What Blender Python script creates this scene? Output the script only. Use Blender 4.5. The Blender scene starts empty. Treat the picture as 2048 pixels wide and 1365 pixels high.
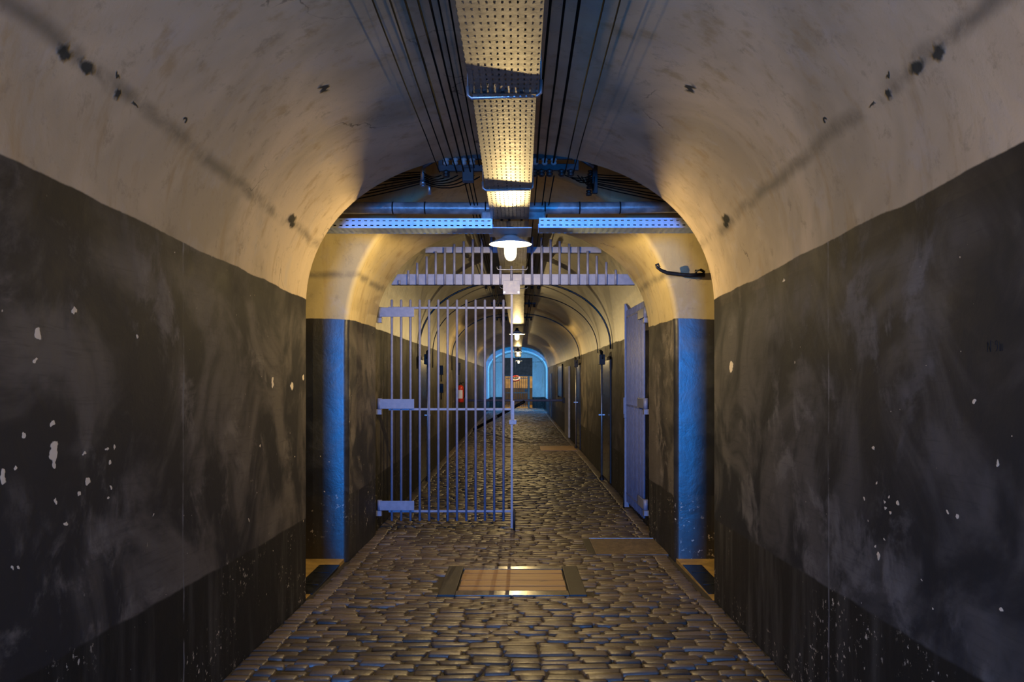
import bpy, bmesh, math, random
from mathutils import Vector, Matrix
import numpy as np

PI = math.pi
SC = bpy.context.scene
COL = SC.collection
F, CX, CY, CAMZ = 1650.0, 1034.0, 758.0, 1.635      # focal length in px, vanishing point, eye height
C0 = -0.05                                           # tunnel axis

# ------------------------------------------------------------------ camera, view, world
cam_d = bpy.data.cameras.new('camera'); cam = bpy.data.objects.new('camera', cam_d); COL.objects.link(cam)
cam.location = (0, 0, CAMZ); cam.rotation_euler = (PI/2, 0, 0)
cam_d.sensor_width = 36; cam_d.lens = F/2048*36
cam_d.shift_x = (1024-CX)/2048; cam_d.shift_y = (CY-682.5)/2048
cam_d.clip_start = 0.05; cam_d.clip_end = 200
SC.camera = cam
SC.view_settings.view_transform = 'Standard'; SC.view_settings.look = 'None'
SC.view_settings.exposure = 0.5; SC.view_settings.gamma = 1.0; SC.view_settings.use_curve_mapping = False
SC.cycles.max_bounces = 6; SC.cycles.diffuse_bounces = 3; SC.cycles.glossy_bounces = 3
SC.cycles.transparent_max_bounces = 16; SC.cycles.sample_clamp_indirect = 4.0
SC.cycles.use_denoising = True
SC.render.film_transparent = False
W = bpy.data.worlds.new('World'); SC.world = W; W.use_nodes = True
W.node_tree.nodes['Background'].inputs[0].default_value = (0.10, 0.30, 0.9, 1)
W.node_tree.nodes['Background'].inputs[1].default_value = 0.08

DAY = (0.008, 0.27, 1.0)
WARM = (1.0, 0.71, 0.30)
def area(name, loc, rot, sx, sy, power, color):
    l = bpy.data.lights.new(name, 'AREA'); l.shape = 'RECTANGLE'; l.size = sx; l.size_y = sy
    l.energy = power; l.color = color
    o = bpy.data.objects.new(name, l); o.location = loc; o.rotation_euler = rot; COL.objects.link(o); return o
# daylight: through the open doorway behind the camera, and the side doorways of the far crossing
area('daylight_entrance', (-0.30, -6.2, 1.55), (PI/2, 0, 0), 1.3, 1.9, 720, DAY)
area('daylight_far_left', (-3.4, 40.0, 1.7), (PI/2, 0, -PI/2), 1.2, 2.2, 130, DAY)
area('daylight_far_right', (3.4, 40.0, 1.7), (PI/2, 0, PI/2), 1.2, 2.2, 130, DAY)
HALL_FILL = (0.10, 0.42, 1.0)
area('hall_fill_left', (-1.36, 41.9, 1.5), (PI/2, 0, -PI/4), 0.5, 1.7, 95, HALL_FILL)  # pair of fill lights added inside the hall to brighten its end wall
area('hall_fill_right', (1.42, 41.9, 1.5), (PI/2, 0, PI/4), 0.5, 1.7, 95, HALL_FILL)
LAMP_POWER = 200

# ------------------------------------------------------------------ helpers
def fl(y):                       # floor height: the near part falls gently towards the crossing
    return max(0.0, 0.185-0.02545*y)
def P(px, py, d):                # point that the photograph shows at px,py, standing d metres away
    return Vector(((px-CX)*d/F, d, CAMZ+(CY-py)*d/F))

def tag(o, label=None, cat=None, group=None, kind=None):
    if label: o['label'] = label
    if cat: o['category'] = cat
    if group: o['group'] = group
    if kind: o['kind'] = kind
    return o
def empty(name, loc, label, cat, group=None, rz=0):
    o = bpy.data.objects.new(name, None); o.empty_display_size = 0.05
    o.location = loc; o.rotation_euler = (0, 0, rz); COL.objects.link(o)
    return tag(o, label, cat, group)
def mesh_obj(name, verts, faces, mat, parent=None, smooth=False, uvs=None, mats=None, mi=None):
    me = bpy.data.meshes.new(name)
    me.from_pydata([tuple(v) for v in verts], [], faces)
    if uvs is not None:
        ul = me.uv_layers.new(name='uv')
        li = np.empty(len(me.loops), dtype=np.int32); me.loops.foreach_get('vertex_index', li)
        ul.data.foreach_set('uv', np.array(uvs, dtype=np.float32)[li].ravel())
    for m in (mats or [mat]): me.materials.append(m)
    if mi is not None: me.polygons.foreach_set('material_index', mi)
    if smooth: me.polygons.foreach_set('use_smooth', [True]*len(me.polygons))
    me.update()
    o = bpy.data.objects.new(name, me); COL.objects.link(o)
    if parent: o.parent = parent
    return o

class MB:
    """collects simple solids into one mesh"""
    def __init__(s): s.v = []; s.f = []; s.sm = []
    def add(s, vs, fs, smooth=False):
        b = len(s.v); s.v += [Vector(v) for v in vs]
        s.f += [tuple(b+i for i in f) for f in fs]; s.sm += [smooth]*len(fs); return s
    def box(s, x0, x1, y0, y1, z0, z1, bev=0.0):
        if bev <= 0:
            vs = [(x, y, z) for z in (z0, z1) for y in (y0, y1) for x in (x0, x1)]
            return s.add(vs, [(0,2,3,1),(4,5,7,6),(0,1,5,4),(2,6,7,3),(0,4,6,2),(1,3,7,5)])
        bm = bmesh.new(); bmesh.ops.create_cube(bm, size=1)
        for v in bm.verts:
            v.co = Vector(((x0+x1)/2+v.co.x*(x1-x0), (y0+y1)/2+v.co.y*(y1-y0), (z0+z1)/2+v.co.z*(z1-z0)))
        bmesh.ops.bevel(bm, geom=list(bm.edges), offset=bev, segments=2, affect='EDGES', profile=0.6)
        bm.verts.index_update(); vs = [v.co.copy() for v in bm.verts]; fs = [tuple(v.index for v in f.verts) for f in bm.faces]
        bm.free(); return s.add(vs, fs)
    def tube(s, pts, r, n=10, caps=True):
        pts = [Vector(p) for p in pts]; rs = r if isinstance(r, (list, tuple)) else [r]*len(pts)
        vs = []; fs = []; t0 = (pts[1]-pts[0]).normalized()
        up = Vector((0,0,1)) if abs(t0.z) < 0.9 else Vector((0,1,0))
        a = t0.cross(up).normalized()
        for i, p in enumerate(pts):
            t = (pts[min(i+1, len(pts)-1)]-pts[max(i-1, 0)]).normalized()
            a = (a-t*a.dot(t)).normalized(); b = t.cross(a)
            for k in range(n):
                w = 2*PI*k/n; vs.append(p+(a*math.cos(w)+b*math.sin(w))*rs[i])
        for i in range(len(pts)-1):
            for k in range(n):
                fs.append((i*n+k, i*n+(k+1) % n, (i+1)*n+(k+1) % n, (i+1)*n+k))
        s.add(vs, fs, True)
        if caps:
            b = len(s.v)-len(vs)
            s.f.append(tuple(b+k for k in reversed(range(n)))); s.f.append(tuple(b+(len(pts)-1)*n+k for k in range(n))); s.sm += [False, False]
        return s
    def lathe(s, prof, c=(0,0,0), n=32):
        c = Vector(c); vs = []; fs = []
        for (r, z) in prof:
            for k in range(n):
                w = 2*PI*k/n; vs.append(c+Vector((r*math.cos(w), r*math.sin(w), z)))
        for i in range(len(prof)-1):
            for k in range(n): fs.append((i*n+k, i*n+(k+1) % n, (i+1)*n+(k+1) % n, (i+1)*n+k))
        return s.add(vs, fs, True)
    def xf(s, M): s.v = [M @ v for v in s.v]; return s
    def build(s, name, mat, parent=None):
        o = mesh_obj(name, s.v, s.f, mat, parent)
        o.data.polygons.foreach_set('use_smooth', s.sm); return o
def bx(name, mat, parent, *a, bev=0.0): return MB().box(*a, bev=bev).build(name, mat, parent)

# ------------------------------------------------------------------ node helpers
class NT:
    def __init__(s, name):
        s.m = bpy.data.materials.new(name); s.m.use_nodes = True; s.t = s.m.node_tree
        s.t.nodes.clear(); s.out = s.t.nodes.new('ShaderNodeOutputMaterial')
    def n(s, typ, **kw):
        o = s.t.nodes.new(typ)
        for k, v in kw.items(): setattr(o, k, v)
        return o
    def l(s, a, b): s.t.links.new(a, b)
    def inp(s, sock, v):
        if isinstance(v, bpy.types.NodeSocket): s.l(v, sock)
        elif v is not None:
            if hasattr(sock.default_value, '__len__') and not isinstance(v, (int, float)) and len(v) == 3 and len(sock.default_value) == 4: v = tuple(v)+(1,)
            sock.default_value = v
    def math(s, op, a, b=None, c=None, clamp=False):
        o = s.n('ShaderNodeMath', operation=op, use_clamp=clamp)
        for i, v in enumerate((a, b, c)):
            if v is not None: s.inp(o.inputs[i], v)
        return o.outputs[0]
    def ramp(s, x, lo, hi):         # smoothstep lo..hi
        o = s.n('ShaderNodeMapRange', interpolation_type='SMOOTHSTEP')
        s.inp(o.inputs[0], x); s.inp(o.inputs[1], lo); s.inp(o.inputs[2], hi); return o.outputs[0]
    def mix(s, f, a, b):
        o = s.n('ShaderNodeMix', data_type='RGBA'); s.inp(o.inputs[0], f); s.inp(o.inputs[6], a); s.inp(o.inputs[7], b); return o.outputs[2]
    def noise(s, vec, scale, detail=4, rough=0.55, dist=0.0):
        o = s.n('ShaderNodeTexNoise'); s.inp(o.inputs['Vector'], vec); o.inputs['Scale'].default_value = scale
        o.inputs['Detail'].default_value = detail; o.inputs['Roughness'].default_value = rough; o.inputs['Distortion'].default_value = dist
        return o.outputs[0]
    def comb(s, x, y, z=0.0):
        o = s.n('ShaderNodeCombineXYZ'); s.inp(o.inputs[0], x); s.inp(o.inputs[1], y); s.inp(o.inputs[2], z); return o.outputs[0]
    def sep(s, v):
        o = s.n('ShaderNodeSeparateXYZ'); s.l(v, o.inputs[0]); return o.outputs
    def scale(s, v, k):
        o = s.n('ShaderNodeVectorMath', operation='MULTIPLY'); s.inp(o.inputs[0], v); o.inputs[1].default_value = k; return o.outputs[0]
    def bump(s, h, strength, dist):
        o = s.n('ShaderNodeBump'); s.inp(o.inputs['Height'], h); o.inputs['Strength'].default_value = strength; o.inputs['Distance'].default_value = dist
        return o.outputs[0]
    def pbr(s, color, rough, metal=0.0, normal=None, spec=0.5):
        o = s.n('ShaderNodeBsdfPrincipled'); s.inp(o.inputs['Base Color'], color); s.inp(o.inputs['Roughness'], rough)
        s.inp(o.inputs['Metallic'], metal); s.inp(o.inputs['Specular IOR Level'], spec)
        if normal is not None: s.l(normal, o.inputs['Normal'])
        return o
    def end(s, sh): s.l(sh, s.out.inputs[0]); return s.m

def simple(name, col, rough=0.5, metal=0.0, var=0.25, scale=14, bump=0.15, bd=0.002, spec=0.5):
    t = NT(name); p = t.n('ShaderNodeTexCoord').outputs['Object']
    n = t.noise(p, scale, 4); f = t.ramp(n, 0.35, 0.7)
    c = t.mix(f, tuple(x*(1-var) for x in col), tuple(min(1, x*(1+var)) for x in col))
    r = t.math('ADD', t.math('MULTIPLY', n, 0.25), rough-0.12)
    return t.end(t.pbr(c, r, metal, t.bump(t.noise(p, scale*4, 3), bump, bd), spec).outputs[0])

def plaster(name, chips=(), stains=(), dado=2.17, spec=0.12, rcream=0.72, creams=((0.62,0.49,0.32),(0.40,0.32,0.21)), dark=((0.030,0.029,0.030),(0.120,0.106,0.092)), low=(0.020,0.019,0.017), rdark=0.70):
    """lime plaster: cream above a black dado with a darker skirting band; u = metres along, v = height above floor"""
    t = NT(name)
    uv = t.n('ShaderNodeUVMap'); uv.uv_map = 'uv'; uvo = uv.outputs[0]; U, V, _ = t.sep(uvo)
    p = t.n('ShaderNodeTexCoord').outputs['Object']
    w = t.math('MULTIPLY', t.math('SUBTRACT', t.noise(p, 2.2, 5), 0.5), 0.045)
    Vw = t.math('ADD', V, w)
    big = t.noise(p, 0.9, 4, 0.6, 0.6); mid = t.noise(p, 3.2, 6, 0.65, 0.4); fine = t.noise(p, 30, 5, 0.7)
    stre = t.noise(t.scale(p, (5, 5, 0.7)), 1.6, 5, 0.6)
    brush = t.noise(t.scale(uvo, (1.0, 14, 1)), 4, 4, 0.7, 0.5)
    # cream
    c = t.mix(t.ramp(big, 0.38, 0.66), creams[0], creams[1])
    c = t.mix(t.math('MULTIPLY', t.ramp(stre, 0.52, 0.72), 0.55), c, (0.36, 0.24, 0.11))
    c = t.mix(t.math('MULTIPLY', t.ramp(mid, 0.54, 0.70), 0.35), c, (0.46, 0.42, 0.38))
    c = t.mix(t.math('MULTIPLY', t.ramp(fine, 0.60, 0.80), 0.35), c, (0.20, 0.16, 0.11))
    vo = t.n('ShaderNodeTexVoronoi', feature='DISTANCE_TO_EDGE'); vo.inputs['Scale'].default_value = 1.3
    wv = t.n('ShaderNodeVectorMath', operation='MULTIPLY_ADD'); nz = t.n('ShaderNodeTexNoise'); t.l(p, nz.inputs['Vector']); nz.inputs['Scale'].default_value = 2.5; nz.inputs['Detail'].default_value = 6
    t.l(nz.outputs['Color'], wv.inputs[0]); wv.inputs[1].default_value = (0.6, 0.6, 0.6); t.l(p, wv.inputs[2]); t.l(wv.outputs[0], vo.inputs['Vector'])
    crack = t.math('MULTIPLY', t.math('SUBTRACT', 1.0, t.ramp(vo.outputs['Distance'], 0.002, 0.008)), t.ramp(t.noise(p, 1.4, 2), 0.54, 0.62))
    c = t.mix(t.math('MULTIPLY', crack, 0.7), c, (0.10, 0.08, 0.06))
    dirt = t.noise(p, 9, 6, 0.75, 0.3)
    c = t.mix(t.math('MULTIPLY', t.ramp(dirt, 0.54, 0.70), 0.40), c, (0.22, 0.17, 0.11))
    # old shuttering seam along the vault
    sd = t.math('ABSOLUTE', t.math('SUBTRACT', t.math('ADD', V, t.math('MULTIPLY', w, 2.0)), 2.56))
    sm = t.math('MULTIPLY', t.math('SUBTRACT', 1.0, t.ramp(sd, 0.0, 0.05)), t.ramp(mid, 0.32, 0.60))
    c = t.mix(t.math('MULTIPLY', sm, 0.75), c, (0.13, 0.11, 0.08))
    # black paint
    big2 = t.noise(p, 1.5, 5, 0.55, 1.0)
    k = t.mix(t.ramp(big2, 0.40, 0.62), dark[0], dark[1])
    k = t.mix(t.math('MULTIPLY', t.math('MULTIPLY', t.ramp(mid, 0.50, 0.66), t.ramp(big, .40, .60)), 0.8), k, tuple(x*2.0 for x in dark[1]))
    k = t.mix(t.math('MULTIPLY', t.ramp(brush, 0.50, 0.75), 0.35), k, dark[0])
    edge = t.ramp(Vw, dado-0.22, dado-0.06)
    k = t.mix(t.math('MULTIPLY', edge, 0.55), k, (0.016, 0.014, 0.012))
    # skirting
    lo = t.mix(t.ramp(stre, 0.45, 0.75), low, tuple(x*3.0 for x in low))
    k = t.mix(t.ramp(Vw, 0.585, 0.60), lo, k)
    # worn-through flecks
    sp = t.noise(p, 26, 2, 0.5); zone = t.ramp(t.noise(p, 1.1, 2), 0.45, 0.62)
    fk = t.math('MULTIPLY', t.ramp(sp, 0.755, 0.775), zone)
    lowz = t.math('MULTIPLY', t.ramp(t.noise(p, 30, 4, 0.65), 0.61, 0.66), t.math('MULTIPLY', t.math('SUBTRACT', 1.0, t.ramp(Vw, 0.55, 0.62)), t.ramp(t.noise(p, 1.7, 2), 0.47, 0.6)))
    fk = t.math('MAXIMUM', fk, t.math('MULTIPLY', lowz, 0.7))
    dn = t.n('ShaderNodeTexNoise'); t.l(uvo, dn.inputs['Vector']); dn.inputs['Scale'].default_value = 28; dn.inputs['Detail'].default_value = 2
    off = t.n('ShaderNodeVectorMath', operation='MULTIPLY_ADD'); t.l(dn.outputs['Color'], off.inputs[0]); off.inputs[1].default_value = (0.045, 0.045, 0); 
    sh = t.n('ShaderNodeVectorMath', operation='SUBTRACT'); t.l(uvo, sh.inputs[0]); sh.inputs[1].default_value = (0.0225, 0.0225, 0); t.l(sh.outputs[0], off.inputs[2])
    def blob(u, v, ru, rv):
        a = t.n('ShaderNodeVectorMath', operation='SUBTRACT'); t.l(off.outputs[0], a.inputs[0]); a.inputs[1].default_value = (u, v, 0)
        b = t.n('ShaderNodeVectorMath', operation='MULTIPLY'); t.l(a.outputs[0], b.inputs[0]); b.inputs[1].default_value = (1/ru, 1/rv, 0)
        d = t.n('ShaderNodeVectorMath', operation='LENGTH'); t.l(b.outputs[0], d.inputs[0]); return d.outputs['Value']
    acc = None
    for (u, v, ru, rv) in chips:
        d = blob(u, v, ru, rv); acc = d if acc is None else t.math('MINIMUM', acc, d)
    if acc is not None: fk = t.math('MAXIMUM', fk, t.math('SUBTRACT', 1.0, t.ramp(acc, 0.85, 1.05)))
    k = t.mix(fk, k, (0.80, 0.70, 0.54))
    jt = t.math('ABSOLUTE', t.math('SUBTRACT', t.math('ADD', U, t.math('MULTIPLY', w, 1.2)), 3.76))
    k = t.mix(t.math('MULTIPLY', t.math('SUBTRACT', 1.0, t.ramp(jt, 0.004, 0.010)), t.ramp(mid, .38, .60)), k, (0.16, 0.16, 0.17))
    isc = t.ramp(Vw, dado-0.004, dado+0.004)
    col = t.mix(isc, k, c)
    acc = None
    for (u, v, ru, rv) in stains:
        d = blob(u, v, ru, rv); acc = d if acc is None else t.math('MINIMUM', acc, d)
    h = t.math('ADD', t.math('MULTIPLY', mid, 1.0), t.math('MULTIPLY', fine, 0.22))
    if acc is not None:
        ms = t.math('SUBTRACT', 1.0, t.ramp(acc, 0.5, 1.1)); col = t.mix(t.math('MULTIPLY', ms, 0.9), col, (0.03, 0.035, 0.03))
        h = t.math('SUBTRACT', h, t.math('MULTIPLY', ms, 0.6)); spec = t.math('MULTIPLY', t.math('SUBTRACT', 1.0, ms), spec)
    h = t.math('SUBTRACT', h, t.math('MULTIPLY', fk, 0.12))
    rd = t.math('ADD', t.math('MULTIPLY', mid, 0.30), rdark-0.12); 
    r = t.n('ShaderNodeMix', data_type='FLOAT'); t.inp(r.inputs[0], isc); t.inp(r.inputs[2], rd); r.inputs[3].default_value = rcream
    return t.end(t.pbr(col, r.outputs[0], 0, t.bump(h, 0.5, 0.008), spec).outputs[0])

# ------------------------------------------------------------------ tunnel profile
NA = 48
def prof(cx, half, spring, rise, n, z0=0.0, nw=8):
    """arch outline from left foot over the crown to right foot: list of (x, z')"""
    L = [(-half, spring*i/nw) for i in range(nw)]
    A = []
    for i in range(NA+1):
        th = PI*i/NA; c = math.cos(PI-th); s = math.sin(th)
        A.append((half*math.copysign(abs(c)**(2/n), c), spring+rise*abs(s)**(2/n)))
    R = [(half, spring*i/nw) for i in reversed(range(nw))]
    return [(cx+x, z) for x, z in L+A+R], nw
NEARP = (C0, 1.47, 2.10, 1.12, 2.2)
PIERP = (C0, 1.455, 2.05, 1.44, 2.0)
GATEP = (C0, 1.425, 2.09, 1.12, 2.2)
CORP = (-0.03, 1.48, 2.09, 1.06, 2.2)
def zprof(pr, x):
    cx, h, sp, ri, n = pr; q = min(1, abs(x-cx)/h); return sp+ri*(1-q**n)**(1/n)
def hit(px, py, pr=NEARP):       # (metres along, height above floor) of the near tunnel surface seen at a pixel
    dx, dz = (px-CX)/F, (CY-py)/F; y = 0.5
    while y < 12:
        x = dx*y; z = CAMZ+dz*y-fl(y)
        if abs(x-pr[0]) >= pr[1] or z >= zprof(pr, x): break
        y += 0.01
    return y, z, x

def lerp(a, b, t): return a+(b-a)*t
def shell(name_l, name_c, name_r, stations, mat, kinds=(1,1,1), matc=None):
    """stations: list of (y, profile params); makes wall_left / ceiling / wall_right meshes"""
    rows = [(y, prof(*pr)[0]) for y, pr in stations]; nw = 8; npnt = len(rows[0][1])
    parts = [(name_l, 0, nw), (name_c, nw, nw+NA), (name_r, nw+NA, npnt-1)]
    for name, a, b in parts:
        if name is None: continue
        vs = []; uv = []; fs = []; m = b-a+1
        for y, pts in rows:
            for (x, z) in pts[a:b+1]: vs.append((x, y, z+fl(y))); uv.append((y, z))
        for i in range(len(rows)-1):
            for k in range(m-1): fs.append((i*m+k, i*m+k+1, (i+1)*m+k+1, (i+1)*m+k))
        o = mesh_obj(name, vs, fs, (matc or mat) if 'ceiling' in name else mat, smooth=True, uvs=uv)
        tag(o, kind='structure')
def plate(name, y, pr, mat, outer=(-4.6, 4.6, -0.25, 4.3), depth=0.0, sign=1, round_=0.035):
    """flat end wall with an arched opening; rounded arris runs 'sign' in y"""
    pts, _ = prof(*pr); cx = pr[0]; cz = pr[2]*0.75
    loops = []
    def grown(e): return prof(pr[0], pr[1]+e, pr[2], pr[3]+e, pr[4])[0]
    x0, x1, z0, z1 = outer
    out = []
    for (x, z) in pts:
        dx, dz = x-cx, z-cz; t = 1e9
        if dx > 1e-6: t = min(t, (x1-cx)/dx)
        if dx < -1e-6: t = min(t, (x0-cx)/dx)
        if dz > 1e-6: t = min(t, (z1-cz)/dz)
        if dz < -1e-6: t = min(t, (z0-cz)/dz)
        out.append((cx+dx*t, cz+dz*t))
    half = [(lerp(a[0], b[0], .35), lerp(a[1], b[1], .35)) for a, b in zip(grown(round_), out)]
    L = [(y, out), (y, half)]
    for k in range(5):
        a = PI/2*k/4; L.append((y+sign*round_*(1-math.cos(a)), grown(round_*(1-math.sin(a)))))
    vs = []; uv = []; fs = []; m = len(pts)
    for yy, pp in L:
        for (x, z) in pp: vs.append((x, yy, z+fl(y))); uv.append((yy+x*1.3, z))
    for i in range(len(L)-1):
        for k in range(m-1): fs.append((i*m+k, i*m+k+1, (i+1)*m+k+1, (i+1)*m+k))
    o = mesh_obj(name, vs, fs, mat, smooth=True, uvs=uv); return tag(o, kind='structure')

# paint losses and holes, read off the photograph as places on the wall
def wall_spots(lst):
    res = []
    for (px, py, w, h) in lst:
        y, z, x = hit(px, py); s = y/F
        g = abs(px-CX)/F                                  # foreshortening along the wall
        res.append((y, z, max(0.008, w*0.5*s/g), h*0.5*s))
    return res
LCH = wall_spots([(76,668,12,32),(66,722,5,10),(145,624,12,10),(105,846,10,12),(44,870,8,12),(108,900,18,46),(108,925,8,24),(4,954,14,26),
    (169,907,10,9),(213,899,8,8),(225,895,4,12),(218,922,5,11),(174,966,10,20),(157,984,8,12),(111,1005,6,12),(131,1047,8,9),(27,934,6,9),
    (272,671,5,9),(545,766,4,22),(583,772,6,18),(606,755,4,10),(220,975,4,10),(216,997,4,6),(306,1030,4,6),(520,893,3,6),(20,1140,8,10),(38,1136,6,8)])
RCH = wall_spots([(1463,734,8,22),(1950,805,7,11),(1998,928,7,16),(1747,898,8,8),(1753,965,4,6),(1779,993,5,6),(1795,1008,6,8),(1772,1015,5,7),
    (1771,1003,4,5),(1782,1026,4,5),(1758,1113,6,11),(1769,1082,4,6),(1751,1092,4,6),(1730,996,4,6),(1917,1034,5,8),(1867,1215,5,6),(2006,1217,8,9),(1844,1161,5,5),(1568,563,6,5),(1898,1023,4,4)])
VST = wall_spots([(127,104,30,34),(1838,134,32,30),(1779,189,12,22),(584,449,9,18),(1453,438,14,22),(1380,177,10,10),(370,238,8,8),(232,150,10,10),(1745,210,12,6)])
M_near_l = plaster('plaster_left_wall', LCH)
M_near_r = plaster('plaster_right_wall', RCH, dark=((0.022,0.024,0.028),(0.088,0.084,0.082)))
M_vault = plaster('plaster_vault', (), VST)
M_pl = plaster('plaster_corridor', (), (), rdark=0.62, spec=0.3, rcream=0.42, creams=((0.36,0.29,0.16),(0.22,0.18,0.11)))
M_rev = plaster('plaster_reveal', (), (), rdark=0.62, spec=0.3, rcream=0.55, creams=((0.62,0.50,0.26),(0.44,0.35,0.18)))
M_pier = plaster('plaster_pier', (), (), dark=((0.010,0.011,0.013),(0.024,0.026,0.030)), rdark=0.32, spec=1.0, creams=((0.50,0.40,0.19),(0.36,0.28,0.13)))
M_far = plaster('plaster_far_hall', (), (), dado=0.62, creams=((0.55,0.52,0.45),(0.42,0.40,0.36)), dark=((0.10,0.10,0.10),(0.2,0.2,0.2)))

ys = lambda a, b, n: [a+(b-a)*i/n for i in range(n+1)]
shell('wall_left', 'ceiling', 'wall_right', [(y, NEARP) for y in ys(-6.5, 5.935, 24)], M_near_l, matc=M_vault)
for o in list(COL.objects):
    if o.name == 'wall_right': o.data.materials[0] = M_near_r
plate('trim_1', 5.97, NEARP, M_near_l, sign=-1)
plate('trim_2', 7.35, PIERP, M_pier, sign=1, round_=0.05)
st = []
for i in range(9):
    t = i/8; u = t*t*(3-2*t)
    st.append((lerp(7.40, 8.60, t), tuple(lerp(a, b, u) for a, b in zip(PIERP, GATEP))))
shell('wall_left', 'ceiling', 'wall_right', st, M_rev)
plate('trim_3', 8.61, GATEP, M_rev, sign=-1, round_=0.01, outer=(-2.2, 2.2, -0.25, 3.8))
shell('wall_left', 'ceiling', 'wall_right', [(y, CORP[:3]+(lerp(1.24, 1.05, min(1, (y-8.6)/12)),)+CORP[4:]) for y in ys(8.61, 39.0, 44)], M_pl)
FARP = (0.03, 1.50, 2.05, 1.02, 2.1)
plate('trim_4', 39.0, CORP, M_pl, sign=-1)
plate('trim_5', 41.0, FARP, M_far, sign=1)
HALL = (0.03, 1.50, 2.05, 1.02, 2.1)
shell('wall_left', 'ceiling', 'wall_right', [(y, HALL) for y in ys(41.05, 46.0, 6)], M_far)

# crossings: outer side walls, lids, doorway walls
def quad(name, pts, mat, uv=None, kind='structure'):
    o = mesh_obj(name, pts, [(0,1,2,3)], mat, uvs=uv or [(p[0]+p[1], p[2]) for p in pts]); return tag(o, kind=kind)
quad('wall_left', [(-4.4,5.9,-.2),(-4.4,7.4,-.2),(-4.4,7.4,4.2),(-4.4,5.9,4.2)], M_pier)
quad('wall_right', [(4.4,7.4,-.2),(4.4,5.9,-.2),(4.4,5.9,4.2),(4.4,7.4,4.2)], M_pier)
quad('ceiling', [(-4.5,5.9,3.95),(-4.5,7.4,3.95),(4.5,7.4,3.95),(4.5,5.9,3.95)], M_pier)
quad('ceiling', [(-4.5,38.9,3.6),(-4.5,41.1,3.6),(4.5,41.1,3.6),(4.5,38.9,3.6)], M_far)
def wall_with_door(name, y, x0, x1, z1, dx0, dx1, dz, mat, th=0.3, dirn=-1):
    """cross wall with a rectangular doorway, as a solid"""
    m = MB(); ya, yb = (y-th, y) if dirn < 0 else (y, y+th)
    m.box(x0, dx0, ya, yb, -0.2, z1); m.box(dx1, x1, ya, yb, -0.2, z1); m.box(dx0, dx1, ya, yb, dz, z1)
    o = m.build(name, mat); ul = o.data.uv_layers.new(name='uv')
    for lp in o.data.loops:
        c = o.data.vertices[lp.vertex_index].co; ul.data[lp.index].uv = (c.x*1.0+c.y, c.z)
    return tag(o, kind='structure')
wall_with_door('wall_back', -6.5, -2.4, 2.4, 3.8, -1.0, 0.45, 2.5, M_pier)
wall_with_door('wall_front', 46.0, -2.2, 2.2, 3.4, -0.76, 0.86, 2.80, M_far, dirn=1, th=0.35)
# guard room behind the far wall
M_room = simple('room_cream_paint', (0.62, 0.50, 0.30), 0.7, scale=3)
M_rdark = simple('room_dark_paint', (0.10, 0.085, 0.07), 0.6, scale=3)
m = MB(); m.box(-2.2, 2.2, 52.0, 52.1, 1.05, 3.4); tag(m.build('wall_front', M_room), kind='structure')
m = MB(); m.box(-2.2, 2.2, 52.0, 52.1, -0.1, 1.05); tag(m.build('baseboard_front', M_rdark), kind='structure')
m = MB(); m.box(-2.3, -2.2, 46.3, 52.1, -0.1, 3.4); tag(m.build('wall_left', M_room), kind='structure')
m = MB(); m.box(2.2, 2.3, 46.3, 52.1, -0.1, 3.4); tag(m.build('wall_right', M_room), kind='structure')
m = MB(); m.box(-2.3, 2.3, 46.3, 52.1, 3.4, 3.5); tag(m.build('ceiling', M_room), kind='structure')

# ------------------------------------------------------------------ floor of setts
t = NT('basalt_setts')
p = t.n('ShaderNodeTexCoord').outputs['Object']
at = t.n('ShaderNodeAttribute'); at.attribute_name = 'tone'
n1 = t.noise(p, 45, 5, 0.65); n2 = t.noise(p, 0.8, 3)
c = t.mix(at.outputs['Fac'], (0.050, 0.038, 0.033), (0.180, 0.138, 0.115))
c = t.mix(t.math('MULTIPLY', t.ramp(n2, 0.4, 0.65), 0.45), c, (0.05, 0.036, 0.018))
c = t.mix(t.math('MULTIPLY', t.ramp(n1, 0.5, 0.8), 0.4), c, (0.03, 0.025, 0.02))
M_sett = t.end(t.pbr(c, t.math('ADD', t.math('MULTIPLY', n1, 0.30), 0.30), 0, t.bump(t.math('ADD', n1, t.noise(p, 14, 3)), 0.35, 0.006), 0.8).outputs[0])
M_mortar = simple('joint_sand', (0.03, 0.024, 0.017), 0.75, scale=40, bump=0.5, bd=0.006)
M_ochre = simple('ochre_floor_tile', (0.34, 0.22, 0.07), 0.55, scale=8, bump=0.2)

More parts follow.
